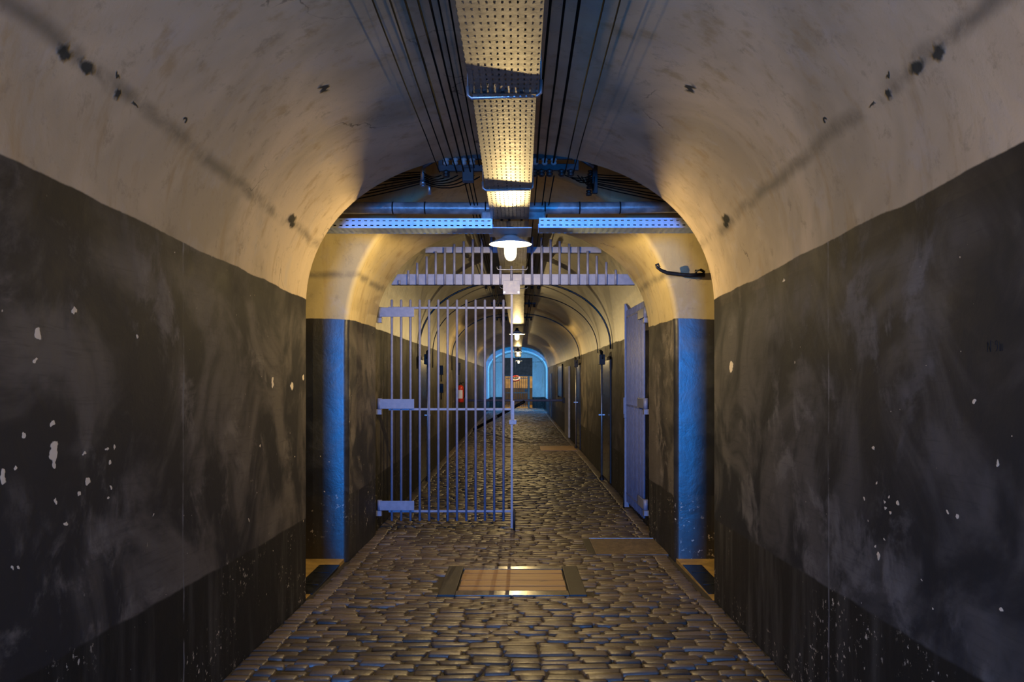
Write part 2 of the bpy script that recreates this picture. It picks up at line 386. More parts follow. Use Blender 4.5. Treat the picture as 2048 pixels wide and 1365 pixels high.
HATCH = (-0.60, 0.53, 6.03, 7.10); MANH = (0.66, 1.40, 7.60, 8.38); FPL = (0.54, 1.36, 18.6, 19.9)
def blocked(x, y):
    for (a, b, c_, d) in (HATCH, MANH, FPL):
        if a < x < b and c_ < y < d: return True
    return False
def wallx(y):
    if y < 5.97: return C0-1.47, C0+1.47
    if y < 8.6: return C0-1.45, C0+1.43
    return -0.03-1.48, -0.03+1.48
def setts():
    rnd = random.Random(7); V = []; Fc = []; T = []
    y = 1.2
    UA = [0, 0, .13, .5, .87, 1, 1]; UC = [0, 0, .07, .5, .93, 1, 1]; G = 5
    row = 0
    while y < 46:
        dep = 0.080*rnd.uniform(0.9, 1.15) if y < 20 else 0.12
        xl, xr = wallx(y+dep/2); strip = 0.13
        xs = [xl+0.005, xl+strip*rnd.uniform(.95, 1.1)]
        x = xs[-1]
        x += rnd.uniform(0.06, 0.2)
        xs.append(x)
        while x < xr-strip-0.12:
            x += rnd.uniform(0.13, 0.235); xs.append(min(x, xr-strip))
        if xr-strip-xs[-1] > 0.03: xs.append(xr-strip)
        xs.append(xr-0.005)
        wave = rnd.uniform(-0.006, 0.006); ph = rnd.uniform(0, 6)
        for i in range(len(xs)-1):
            x0, x1 = xs[i]+0.004, xs[i+1]-0.004; xm = (x0+x1)/2
            if x1-x0 < 0.02 or blocked(xm, y+dep/2): continue
            edge = (i == 0 or i == len(xs)-2)
            yo = 0.012*math.sin(xm*2.3+ph)+wave+rnd.uniform(-0.006, 0.006)
            if edge: yo *= 0.3
            y0, y1 = y+0.0035+yo, y+dep-0.0035+yo+rnd.uniform(-.004, .004)
            hz = 0.0 if edge else rnd.uniform(-0.006, 0.006)
            dome = 0.005 if edge else rnd.uniform(0.005, 0.010)
            tx, ty = rnd.uniform(-.03, .03), rnd.uniform(-.10, .10)
            if edge: tx *= .3; ty *= .3
            tone = rnd.random()*(.75)+(.25 if edge else 0); b = len(V)
            sk = [rnd.uniform(-.012, .012) for _ in range(4)]; sk[2] *= .6; sk[3] *= .6
            for a in range(G+2):
                for c_ in range(G+2):
                    # outermost ring drops below the joint
                    ua = UA[a]; uc = UC[c_]
                    rim = a in (0, G+1) or c_ in (0, G+1)
                    px_ = lerp(x0, x1, uc)+lerp(sk[0], sk[1], ua)*(uc-.5)*2; py_ = lerp(y0, y1, ua)+lerp(sk[2], sk[3], uc)*(ua-.5)*2
                    e = 1-max(abs(ua*2-1)**5, abs(uc*2-1)**8)
                    z = 0.004+hz+dome*e+tx*(px_-xm)+ty*(py_-(y0+y1)/2)*e
                    if rim: z = -0.008; px_ += (-.002 if c_ == 0 else .002 if c_ == G+1 else 0); py_ += (-.002 if a == 0 else .002 if a == G+1 else 0)
                    elif (ua in (0, 1)) and (uc in (0, 1)):
                        px_ += (.006 if uc == 0 else -.006); py_ += (.005 if ua == 0 else -.005)
                    V.append((px_, py_, z+fl(py_))); T.append(tone)
            n = G+2
            for a in range(n-1):
                for c_ in range(n-1):
                    Fc.append((b+a*n+c_, b+a*n+c_+1, b+(a+1)*n+c_+1, b+(a+1)*n+c_))
        y += dep; row += 1
    return V, Fc, T
V, Fc, T = setts()
nb = len(Fc); b = len(V)
for (y0, y1) in ((-7, 7.27), (7.27, 46.1)):
    k = len(V); V += [(-1.7, y0, fl(y0)-.004), (1.7, y0, fl(y0)-.004), (1.7, y1, fl(y1)-.004), (-1.7, y1, fl(y1)-.004)]; T += [0]*4
    Fc.append((k, k+1, k+2, k+3))
fo = mesh_obj('floor', V, Fc, None, mats=[M_sett, M_mortar], mi=[0]*nb+[1]*2)
fo.data.polygons.foreach_set('use_smooth', [True]*nb+[False]*2)
a_ = fo.data.attributes.new('tone', 'FLOAT', 'POINT'); a_.data.foreach_set('value', T)
tag(fo, kind='structure')
# side passage floors and far room floors
for (x0, x1) in ((-4.5, -1.54), (1.42, 4.5)):
    m = MB().box(x0, x1, 5.9, 7.4, -.12, 0.012+fl(6.6)); tag(m.build('floor', M_ochre), kind='structure')
    m = MB().box(x0 if x0 < 0 else 1.6, -1.6 if x0 < 0 else x1, 38.9, 41.1, -.12, -0.002); tag(m.build('floor', M_ochre), kind='structure')
m = MB().box(-2.3, 2.3, 46.1, 52.1, -.12, 0.0); tag(m.build('floor', M_ochre), kind='structure')

# ------------------------------------------------------------------ materials for things
M_gate = simple('gate_grey_paint', (0.23, 0.255, 0.39), 0.42, 0.0, var=0.10, scale=20, bump=0.2, spec=0.7)
M_fgate = simple('far_gate_paint', (0.09, 0.075, 0.06), 0.6, 0.0)
M_iron = simple('dark_iron', (0.020, 0.020, 0.022), 0.55, 0.2, var=0.3, scale=25)
M_black = simple('black_rubber', (0.012, 0.012, 0.012), 0.5, 0.0)
M_wire = simple('black_wire', (0.006, 0.005, 0.004), 0.85, spec=0.08)
M_steel = simple('galvanised_steel', (0.42, 0.43, 0.45), 0.38, 0.75, var=0.12, scale=30)
M_white = simple('white_enamel', (0.80, 0.78, 0.74), 0.3, 0, var=0.03)
M_pipe = simple('grey_lagged_pipe', (0.42, 0.42, 0.42), 0.36, 0.2, var=0.35, scale=9, bump=0.4, bd=0.004)
M_porc = simple('glazed_porcelain', (0.25, 0.27, 0.27), 0.2, 0, var=0.1)
M_slab = simple('dark_cement_slab', (0.030, 0.026, 0.021), 0.55, 0, var=0.35, scale=10, bump=0.35, bd=0.003)
M_slabg = simple('polished_sill_stone', (0.07, 0.05, 0.028), 0.22, 0, var=0.2, scale=12, bump=0.15, bd=0.001, spec=0.8)
M_conc = simple('brown_concrete', (0.13, 0.095, 0.06), 0.6, 0, var=0.3, scale=22, bump=0.5, bd=0.004)
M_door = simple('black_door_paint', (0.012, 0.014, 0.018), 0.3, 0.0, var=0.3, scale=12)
M_dboard = simple('dark_brown_panel', (0.10, 0.045, 0.03), 0.8, 0, var=0.2, scale=6, spec=0.05)
M_cream = simple('lit_reveal_paint', (0.62, 0.58, 0.50), 0.5, 0, var=0.15, scale=8)
M_red = simple('red_enamel', (0.55, 0.035, 0.02), 0.28, 0, var=0.1)
M_lab = simple('white_label', (0.7, 0.7, 0.75), 0.5, 0, var=0.05)
def wood():
    t = NT('pale_pine_boards'); p = t.n('ShaderNodeTexCoord').outputs['Object']
    n = t.noise(t.scale(p, (1, 14, 14)), 3, 5, 0.6, 0.6); k = t.noise(p, 6, 2)
    c = t.mix(t.ramp(n, 0.35, 0.7), (0.33, 0.21, 0.11), (0.22, 0.13, 0.065)); c = t.mix(t.math('MULTIPLY', t.ramp(k, 0.68, 0.74), 0.7), c, (0.09, 0.05, 0.03))
    return t.end(t.pbr(c, 0.5, 0, t.bump(n, 0.2, 0.002)).outputs[0])
M_wood = wood()
def traymat(name, pu, pv, cols, metal, rough):
    t = NT(name)
    uv = t.n('ShaderNodeUVMap'); uv.uv_map = 'uv'; U, V, _ = t.sep(uv.outputs[0])
    p = t.n('ShaderNodeTexCoord').outputs['Object']
    # slots: rows every 28 mm across, every 60 mm along; real holes
    fu = t.math('ABSOLUTE', t.math('SUBTRACT', t.math('FRACT', t.math('DIVIDE', U, pu)), 0.5))
    fv = t.math('ABSOLUTE', t.math('SUBTRACT', t.math('FRACT', t.math('DIVIDE', V, pv)), 0.5))
    hole = t.math('MULTIPLY', t.math('LESS_THAN', fu, 0.15), t.math('LESS_THAN', fv, 0.24))
    n = t.noise(p, 18, 5, 0.7); sp = t.noise(p, 70, 3)
    c = t.mix(t.ramp(n, 0.3, 0.7), tuple(k*1.0 for k in cols[0]), cols[1]); c = t.mix(t.math('MULTIPLY', t.ramp(sp, 0.6, 0.75), 0.5), c, tuple(k*1.25 for k in cols[0]))
    b = t.pbr(c, t.math('ADD', t.math('MULTIPLY', n, 0.2), rough), metal, t.bump(sp, 0.3, 0.002))
    tr = t.n('ShaderNodeBsdfTransparent'); mx = t.n('ShaderNodeMixShader'); t.l(hole, mx.inputs[0]); t.l(b.outputs[0], mx.inputs[1]); t.l(tr.outputs[0], mx.inputs[2])
    return t.end(mx.outputs[0])
M_tray = traymat('perforated_galvanised_steel', 0.0285, 0.058, ((0.36,0.34,0.29),(0.25,0.23,0.19)), 0.5, 0.40)
M_tray2 = traymat('daylit_perforated_steel', 0.036, 0.0475, ((0.60,0.74,0.90),(0.52,0.64,0.80)), 0.95, 0.32)  # same galvanised steel, lightened and tinted with the blue daylight it catches
def emis(name, col, s):
    t = NT(name); e = t.n('ShaderNodeEmission'); e.inputs[0].default_value = tuple(col)+(1,); e.inputs[1].default_value = s; return t.end(e.outputs[0])

t = NT('frosted_lamp_glass'); e = t.n('ShaderNodeEmission'); e.inputs[0].default_value = (1.0, 0.82, 0.55, 1); e.inputs[1].default_value = 2.6
tr = t.n('ShaderNodeBsdfTransparent'); mx = t.n('ShaderNodeMixShader'); mx.inputs[0].default_value = 0.35; t.l(tr.outputs[0], mx.inputs[1]); t.l(e.outputs[0], mx.inputs[2])
M_glass = t.end(mx.outputs[0])
t = NT('clear_lit_bulb_glass'); e = t.n('ShaderNodeEmission'); e.inputs[0].default_value = (1.0, 0.80, 0.50, 1); e.inputs[1].default_value = 30
tr = t.n('ShaderNodeBsdfTransparent'); mx = t.n('ShaderNodeMixShader'); mx.inputs[0].default_value = 0.12; t.l(tr.outputs[0], mx.inputs[1]); t.l(e.outputs[0], mx.inputs[2])
M_bulb = t.end(mx.outputs[0])

# ------------------------------------------------------------------ lamps
def lamp(loc, label, k=1.0):
    """loc = centre of the shade rim"""
    r = empty('pendant_lamp', loc, label, 'lamp', 'enamel lamps down the tunnel')
    MB().lathe([(0.012,.070),(0.05,.068),(0.075,.048),(0.12,.026),(0.172,.002),(0.176,-.002),(0.172,-.004),(0.12,.018),(0.075,.038),(0.05,.052),(0.0,.054)]).build('lamp_shade', M_white, r)
    MB().lathe([(0.0,.14),(0.03,.138),(0.034,.10),(0.05,.085),(0.05,.064)], n=20).build('lamp_cap', M_iron, r)
    MB().lathe([(0.050,.02),(0.052,-.03),(0.051,-.08),(0.046,-.105),(0.034,-.125),(0.018,-.136),(0.0,-.139)], n=28).build('lamp_glass', M_glass, r)
    b_ = MB().lathe([(0.0,.0),(0.008,-.004),(0.014,-.02),(0.022,-.045),(0.022,-.06),(0.014,-.075),(0.0,-.08)], n=16).build('bulb', M_bulb, r)
    l = bpy.data.lights.new('lamp_light', 'POINT'); l.energy = LAMP_POWER*k; l.color = WARM; l.shadow_soft_size = 0.010
    o = bpy.data.objects.new('lamp_light', l); o.parent = r; o.location = (0, 0, -0.034); COL.objects.link(o)
    b_.visible_shadow = True
    return r
LZ = 2.73
lamp((-0.053, 6.70, LZ), 'white enamel pendant lamp nearest the camera, glowing in front of the barred gate')
lamp((0.0, 18.0, 2.61), 'lit pendant lamp hanging second from the camera, beyond the open gate', .7)
lamp((0.035, 29.3, 2.59), 'lit pendant lamp hanging third down the tunnel', .5)
lamp((0.075, 38.3, 2.47), 'farthest lit lamp, small, before the dark brown lintel panel', .35)
lamp((-0.30, 0.15, LZ+.05), 'pendant lamp hanging above the viewpoint, out of the frame', 0.62)
l = bpy.data.lights.new('guard_room_light', 'POINT'); l.energy = 90; l.color = WARM; l.shadow_soft_size = .1
o = bpy.data.objects.new('guard_room_light', l); o.location = (0.3, 49.5, 2.9); COL.objects.link(o)

# ------------------------------------------------------------------ cable trays
def tray_mb(p0, p1, w, lip=0.045):
    """open channel with slotted bottom and lips; returns verts, faces, uvs"""
    p0 = Vector(p0); p1 = Vector(p1); ax = (p1-p0); L = ax.length; ax.normalize()
    side = ax.cross(Vector((0,0,1))).normalized(); up = side.cross(ax).normalized()
    sec = [(-w/2, lip), (-w/2, 0), (w/2, 0), (w/2, lip)]
    uacc = [0, lip, lip+w, lip+w+lip]
    vs = []; uv = []; fs = []
    for k, (q, tt) in enumerate(((p0, 0), (p1, L))):
        for (s_, z_), u in zip(sec, uacc): vs.append(q+side*s_+up*z_); uv.append((u, tt))
        for (s_, z_), u in zip(sec, uacc): vs.append(q+side*s_*(1-.006/w)+up*(z_+.003)); uv.append((u, tt))
    for i in range(3): fs.append((i, i+1, 8+i+1, 8+i)); fs.append((4+i, 12+i, 12+i+1, 4+i+1))
    return vs, fs, uv
def tray(p0, p1, w, label, lip=0.045, group=None, mat=None):
    p0 = Vector(p0); p1 = Vector(p1); r = empty('cable_tray', tuple(p0), label, 'cable tray', group)
    vs, fs, uv = tray_mb(p0-p0, p1-p0, w, lip)
    mesh_obj('slotted_channel', vs, fs, mat or M_tray, r, uvs=uv)
    ax = (p1-p0); side = ax.normalized().cross(Vector((0,0,1))).normalized()
    rr = random.Random(int(p0.x*100+p0.y*10+50))
    for k, s_ in enumerate((-.28, -.02, .27)):
        pts = []
        for i in range(9):
            q = ax*(i/8)+side*(s_*w+rr.uniform(-.05, .05)*w); q.z += 0.018+0.006; pts.append(q)
        MB().tube(pts, 0.010, 8).build('tray_cable', M_black, r)
    return r
TX = -0.06
tray((TX-.01, -6.2, 3.02), (TX-.005, 1.6, 3.01), 0.32, 'slotted steel cable tray running behind and over the camera')
tray((TX-.005, 1.55, 2.998), (TX, 3.90, 2.986), 0.32, 'slotted steel cable tray at the top of the picture, nearest the camera')
tray((TX, 3.86, 2.968), (TX+.005, 5.42, 2.877), 0.30, 'slotted steel cable tray between the two U shaped hangers')
tray((TX+.005, 5.38, 2.870), (TX+.005, 6.36, 2.865), 0.29, 'slotted steel cable tray ending above the nearest lamp')
tray((-0.05, 6.62, 2.90), (-0.04, 12.0, 2.87), 0.29, 'cable tray running on over the gate behind the nearest lamp')
tray((-0.04, 12.0, 2.87), (0.0, 17.6, 2.765), 0.29, 'cable tray lit by the second lamp')
tray((0.0, 17.7, 2.765), (0.02, 29.0, 2.742), 0.29, 'cable tray between the second and third lamps')
tray((0.02, 29.1, 2.742), (0.05, 38.5, 2.625), 0.29, 'farthest cable tray, ending at the far arch')
# transverse trays with their slotted side facing the camera
tray((-4.42, 6.48, 2.803), (-0.19, 6.48, 2.795), 0.25, 'cross tray with blue daylit slotted side, left of the lamp', lip=0.073, mat=M_tray2)
tray((0.17, 6.48, 2.80), (4.42, 6.48, 2.80), 0.25, 'cross tray with blue daylit slotted side, right of the lamp', lip=0.073, mat=M_tray2)
def hanger(y, z, w, tilt, label):
    r = empty('tray_hanger', (TX, y, z), label, 'bracket', 'U shaped tray hangers')
    h = w/2; MB().tube([(-h-.006, 0, .055-tilt*h), (-h-.004, 0, .012-tilt*h), (-h+.012, 0, 0-tilt*h), (0, 0, 0), (h-.012, 0, tilt*h), (h+.004, 0, .012+tilt*h), (h+.006, 0, .075+tilt*h)], 0.0085, 10).build('u_bar', M_steel, r)
    for s in (-1, 1):
        top = zprof(NEARP, TX+s*h)+fl(y)-z
        MB().tube([(s*(h+.006), 0, .05), (s*(h+.004), 0.0, top+.01)], 0.004, 6).build('hanger_rod', M_steel, r)
hanger(3.90, 2.968, 0.335, .035, 'blue lit U shaped hanger under the near cable tray')
hanger(5.40, 2.873, 0.315, .02, 'smaller U shaped hanger under the tray before the lamp')
# a junction plate carrying the lamp at the meeting of the trays
r = empty('junction_plate', (-0.055, 6.5, 2.80), 'steel plate joining the trays directly over the nearest lamp', 'bracket')
MB().box(-.17, .17, -.13, .28, 0.0, .006).build('plate', M_steel, r)
MB().tube([(0.002, .20, .0), (0.002, .20, .07)], .016, 10).build('stem', M_iron, r)

# ------------------------------------------------------------------ overhead wires on insulators
def wire(x0, x1, y0, y1, z0, z1, rad, label, sag=0.02, group='black wires strung under the vault'):
    pts = []
    for i in range(15):
        t_ = i/14; y = lerp(y0, y1, t_); seg = (y-y0) % 4.0/4.0
        pts.append((lerp(x0, x1, t_)+0.003*math.sin(y*5+x0*30), y, lerp(z0, z1, t_)-sag*4*t_*(1-t_)))
    o = MB().tube(pts, rad, 6).build('overhead_wire', M_wire)
    return tag(o, label, 'wire', group)
LW = [(-.557,.0035),(-.508,.004),(-.455,.0035),(-.430,.0045),(-.400,.0035),(-.378,.0045),(-.354,.004),(-.334,.0045),(-.311,.004),(-.272,.004)]
RW = [(.140,.006),(.198,.0055),(.262,.007),(.341,.004),(.404,.0035)]
ends = []
for i, (x, r_) in enumerate(LW):
    z = 3.165 if i % 2 else 3.20; z = min(z, zprof(NEARP, x)+0.03-0.03)
    lab = 'outermost black wire on the left under the near vault' if i == 0 else 'black wire beside the cable tray, closest to it on the left' if i == len(LW)-1 else 'black wire in the left bundle under the near vault'
    zz = z-(.05 if i in (0, 3, 5, 7, 8) else 0)
    wire(x-.015, x, -6.3, 5.93, zz+.10, zz, r_, lab, sag=.05)
for i, (x, r_) in enumerate(RW):
    lab = ['thick black wire closest to the cable tray on the right', 'second black wire to the right of the cable tray', 'thickest black wire right of the cable tray', 'thin black wire second from the right edge of the bundle', 'rightmost thin black wire under the near vault'][i]
    z = 3.11 if i > 2 else 3.18
    wire(x-.03, x, -6.3, 5.93, z+.10, z, r_, lab, sag=.05)
for i, x in enumerate((-.386, -.356, -.33, .144, .212, .267)):
    wire(x, x, 5.95, 21.0, 3.10, 2.98, .0045, 'black wire carried on past the gate, %s of the tray' % ('left' if x < 0 else 'right'), sag=.02, group='wires beyond the gate')

def insulator(mb_, x, y, z, down=True, s=1.0):
    k = -1 if down else 1
    mb_.lathe([(0.004*s, 0), (0.010*s, .004*k), (0.022*s, .010*k), (0.024*s, .022*k), (0.014*s, .027*k), (0.022*s, .034*k), (0.021*s, .048*k), (0.012*s, .056*k), (0, .058*k)], (x, y, z), 12)
def rack(x0, x1, y, zt, zb, side, label, ins_up, ins_lo, block=None):
    r = empty('insulator_rack', (x0, y, zb), label, 'insulator rack', 'iron insulator racks at the vault edge')
    R = lambda *a: (a[0]-x0, a[1]-x0, a[2], a[3], a[4]-zb, a[5]-zb)
    bx('upper_bar', M_iron, r, *R(x0, x1, -.02, .02, zt-.018, zt+.018), bev=.003)
    bx('lower_bar', M_iron, r, *R(x0, x1, -.02, .02, zb-.022, zb+.022), bev=.003)
    xe = x0 if side < 0 else x1-.03
    bx('end_bar', M_iron, r, *R(xe, xe+.03, -.015, .015, zb, zt), bev=.002)
    xo = xe-.11 if side < 0 else xe+.14
    MB().tube([(xe+.015-x0, 0, zt-zb), (xo-x0, .0, zt-zb-.075)], .012, 8).build('stay', M_iron, r)
    for x in ins_up:
        m = MB(); insulator(m, x-x0, -.03, zt-zb-.012); m.build('insulator', M_porc, r)
    for x in ins_lo:
        m = MB(); insulator(m, x-x0, -.03, zb-zb-.018, s=1.15); m.build('insulator', M_black, r)
    if block:
        bx('terminal_block', M_black, r, *R(block[0], block[1], -.05, .03, zb-.10, zb-.005), bev=.006)
    return r
sc_ = 5.94/F
RX = lambda px: (px-CX)*sc_
rack(RX(877), RX(976), 5.94, CAMZ+(CY-314)*sc_, CAMZ+(CY-337)*sc_, -1, 'dark iron insulator rack left of the cable tray', [RX(v) for v in (893, 911, 928, 945)], [RX(v) for v in (893,)], (RX(925), RX(948)))
rack(RX(1064), RX(1157), 5.94, CAMZ+(CY-314)*sc_, CAMZ+(CY-335)*sc_, 1, 'dark iron insulator rack right of the cable tray', [RX(v) for v in (1071, 1089, 1107)], [RX(v) for v in (1069, 1083, 1099, 1123, 1141)])
for k, y in enumerate((12.6, 15.8, 19.4)):
    lbl = ['nearest small insulator rack beyond the gate', 'middle small insulator rack beyond the gate', 'farthest small insulator rack beyond the gate'][k]
    r = empty('insulator_rack', (0, y, 3.06), lbl, 'insulator rack', 'small racks beyond the gate')
    for (a, b2) in ((-.50, -.22), (.10, .36)):
        bx('bar', M_iron, r, a, b2, -.02, .02, 0, .035); bx('hanger', M_iron, r, (a+b2)/2-.015, (a+b2)/2+.015, -.01, .01, .03, zprof(CORP, (a+b2)/2)-3.06+.01)
        for i in range(3):
            m = MB(); insulator(m, lerp(a+.03, b2-.03, i/2), -.02, 0); m.build('insulator', M_black, r)

# transverse bundles in the crossing
def bundle(side, anchor, n, label):
    rr = random.Random(3 if side < 0 else 5)
    for i in range(n):
        z0 = anchor.z-.012*i+.05; x1 = side*2.7
        s_ = .015+.005*i; a = Vector((anchor.x, anchor.y+.01*(i % 3), z0)); b2 = Vector((x1, 6.56+.03*i, z0-.035*i-.03))
        pts = []
        rack_pt = Vector((side*0.50+C0+(.04*i if side < 0 else .03*i-.1), 5.98, 3.11-.01*(i % 3)))
        for k in range(6):
            t_ = k/6; q = rack_pt.lerp(a, t_); q.z -= .10*t_*(1-t_)*(1+i*.2); pts.append(q)
        for k in range(11):
            t_ = k/10; q = a.lerp(b2, t_); q.z -= s_*4*t_*(1-t_); q.y += .01*math.sin(9*t_+i); pts.append(q)
        tag(MB().tube(pts, .0045, 6).build('crossing_wire', M_wire), label, 'wire', label)
pL = P(846, 357, 6.55); pR = P(1186, 362, 6.55)
bundle(-1, pL, 8, 'slack black wires spanning the crossing to the left')
bundle(1, pR, 8, 'slack black wires spanning the crossing to the right')
r = empty('pipe_bracket', tuple(pL), 'pale blue lit bracket with two cylinders above the left cross tray', 'bracket')
zc = 3.95-pL.z
MB().tube([(0, 0, .15), (0, 0, -.02)], .021, 12).build('upper_cylinder', M_steel, r)
MB().tube([(0, 0, -.022), (0, 0, -.05)], .026, 12).build('collar', M_steel, r)
MB().tube([(.0, 0, -.05), (0, 0, -.066)], .017, 10).build('tip', M_steel, r)
MB().tube([(.046, .02, -.015), (.05, .02, -.125)], .0145, 12).build('lower_cylinder', M_steel, r)
MB().tube([(0, 0, .0), (.047, .02, -.03)], .012, 8).build('cross_link', M_iron, r)
MB().tube([(0, 0, .14), (0, .0, zc)], .012, 8).build('hanger_rod', M_iron, r)
r = empty('wire_bracket', tuple(pR), 'dark iron bracket with insulators above the right cross tray', 'bracket')
bx('bar', M_iron, r, -.006, .035, -.02, .02, -.10, 3.95-pR.z, bev=.003)
for k in range(4):
    m = MB(); m.lathe([(0, -.02), (.022, -.018), (.024, 0), (.012, .004), (.022, .012), (.020, .024), (0, .026)], (-.022-.004*k, -.01, .055-.052*k), 12); m.build('insulator', M_black, r)

# transverse pipe high in the crossing
r = empty('lagged_pipe', (0, 6.95, 3.075), 'thick grey pipe spanning the crossing above the blue daylit slotted trays', 'pipe')
MB().tube([(-3.6, 0, -.005), (-1.2, 0, 0), (-.2, .0, -.005), (.8, 0, .0), (1.3, 0, .01), (3.6, 0, .005)], .050, 20).build('pipe_body', M_pipe, r)
for x in (-1.05, -.78, -.27, .23, .52, .86): MB().tube([(x, 0, 0), (x+.012, 0, 0)], .0525, 20).build('band', M_iron, r)
MB().box(-.30, .24, -.052, -.02, -.105, -.035, bev=.012).build('splice_box', M_pipe, r)

# iron hook on the right pier
r = empty('wall_hook', tuple(P(1408, 548, 7.30)), 'dark iron hooked bar fixed across the right pier', 'hook')
o0 = P(1408, 548, 7.30)
pts = [P(px, py, 7.30-dd)-o0 for px, py, dd in ((1409, 550, .0), (1380, 551, .01), (1356, 549, .02), (1334, 546, .03), (1322, 541, .05), (1314, 535, .06), (1312, 530, .06), (1316, 528, .06), (1319, 534, .06), (1317, 539, .06))]
MB().tube(pts, [.020, .018, .018, .017, .014, .012, .010, .009, .008, .006], 10).build('hook_bar', M_iron, r)
MB().tube([P(1392, 549, 7.34)-o0, P(1392, 542, 7.26)-o0, P(1402, 540, 7.26)-o0, P(1408, 544, 7.30)-o0], .012, 8).build('eye', M_iron, r)

# ------------------------------------------------------------------ gates
GY = 8.87
def leaf(hinge, ang, mirror, label, ext):
    """leaf built with the hinge at the origin running +x (mirror: -x before turning)"""
    k = -1 if mirror else 1
    r = empty('barred_gate', hinge, label, 'gate', 'two leaves of the barred gate'); r.rotation_euler = (0, 0, ang)
    L = 1.47
    X = lambda a: k*a
    for i in range(13):
        x = X(.135+.1*i)
        m = MB(); m.tube([(x, 0, .108), (x, 0, 2.478), (x, 0, 2.487)], [.0135, .0135, .006], 10); m.build('bar', M_gate, r)
    for z in (.210, 1.307, 2.398):
        a, b2 = sorted((X(.10), X(1.43))); bx('rail', M_gate, r, a, b2, -.008, .018, z-.012, z+.012, bev=.002)
    for j, (z0, z1) in enumerate(((.222, .325), (1.312, 1.418), (2.298, 2.400))):
        a, b2 = sorted((X(.0), X(.378))); hp = bx('hinge_plate', M_gate, r, a, b2, -.030, -.016, z0, z1, bev=.003)
        MB().tube([(X(.005), -.005, z0-.004), (X(.005), -.005, z1+.006)], .026, 14).build('hinge_knuckle', M_gate, hp)
        a, b2 = sorted((X(-.045), X(.028))); bx('hinge_block', M_gate, r, a, b2, -.03, .03, z0-.062, z0-.006, bev=.004)
    a, b2 = sorted((X(1.412), X(1.436)))
    bx('meeting_post', M_gate, r, a, b2, -.028, .028, .03, ext, bev=.002)
    a, b2 = sorted((X(1.395), X(1.475)))
    lk = bx('lock_case', M_gate, r, a, b2, -.035, .012, 1.145, 1.195, bev=.004)
    a, b2 = sorted((X(1.42), X(1.452))); bx('latch_bar', M_gate, lk, a, b2, -.04, -.02, 1.19, 1.40, bev=.003)
    MB().tube([(X(1.45), -.03, 0.012), (X(1.45), -.03, .24)], .012, 10).build('drop_bolt', M_iron, r)
    return r
leaf((-1.480, GY, 0), 0, False, 'closed left leaf of the grey barred gate across the tunnel', 2.62)
leaf((1.392, GY+.02, 0), -(PI/2-0.015), True, 'open right leaf of the grey barred gate, folded back along the right wall', 2.57)

s_ = GY/F
g = empty('overhead_grille', (0, GY, 2.64), 'fixed grey grille of upright bars filling the arch above the gate', 'grille')
zb0 = P(0, 570, GY).z-2.64; zb1 = P(0, 549, GY).z-2.64
m = MB(); xa0, xa1 = -1.352, 1.268; xb0, xb1 = -1.285, 1.19; y0, y1 = -.01, .07
m.add([(xa0,y0,zb0),(xa1,y0,zb0),(xb1,y0,zb1),(xb0,y0,zb1),(xa0,y1,zb0),(xa1,y1,zb0),(xb1,y1,zb1),(xb0,y1,zb1)], [(0,1,2,3),(5,4,7,6),(0,4,5,1),(3,2,6,7),(0,3,7,4),(1,5,6,2)])
m.build('beam', M_gate, g)
zu0 = P(0, 505, GY).z-2.64; zu1 = P(0, 493, GY).z-2.64
bx('upper_beam', M_gate, g, -.99, .91, .03, .09, zu0, zu1, bev=.003)
for px in (799,817,835,854,872,890,909,928,946,964,983,1001,1023,1046,1064,1083,1101,1119,1138,1157,1175,1193,1212,1231):
    x = (px-CX)*s_; top = zprof(GATEP, x)-.045
    if -.20 < x < .10: top = 2.845
    MB().tube([(x, -.022, zb0), (x, -.022, top-2.64)], .0135, 10).build('bar', M_gate, g)
pl = bx('lock_plate', M_gate, g, (1006-CX)*s_, (1040-CX)*s_, -.045, -.037, P(0, 590, GY).z-2.64, zb0+.04, bev=.002)
for px in (1009, 1037): MB().tube([((px-CX)*s_, -.045, P(0, 586, GY).z-2.64), ((px-CX)*s_, -.053, P(0, 586, GY).z-2.64)], .010, 10).build('bolt', M_steel, pl)
r = empty('conduit_hanger', (-.05, GY-.06, P(0, 541, GY).z), 'thin pale U shaped hanger below the nearest lamp', 'bracket')
MB().tube([(-.165, 0, .03), (-.16, 0, .008), (-.15, 0, 0), (.15, 0, 0), (.158, 0, .008), (.162, 0, .03)], .006, 8).build('u_bar', M_steel, r)
r = empty('conduit_hanger', (-.04, 11.0, P(0, 577, 11).z), 'thin pale U shaped hanger behind the gate lock plate', 'bracket')
MB().tube([(-.19, 0, .035), (-.18, 0, .008), (-.17, 0, 0), (.17, 0, 0), (.178, 0, .008), (.182, 0, .03)], .007, 8).build('u_bar', M_steel, r)

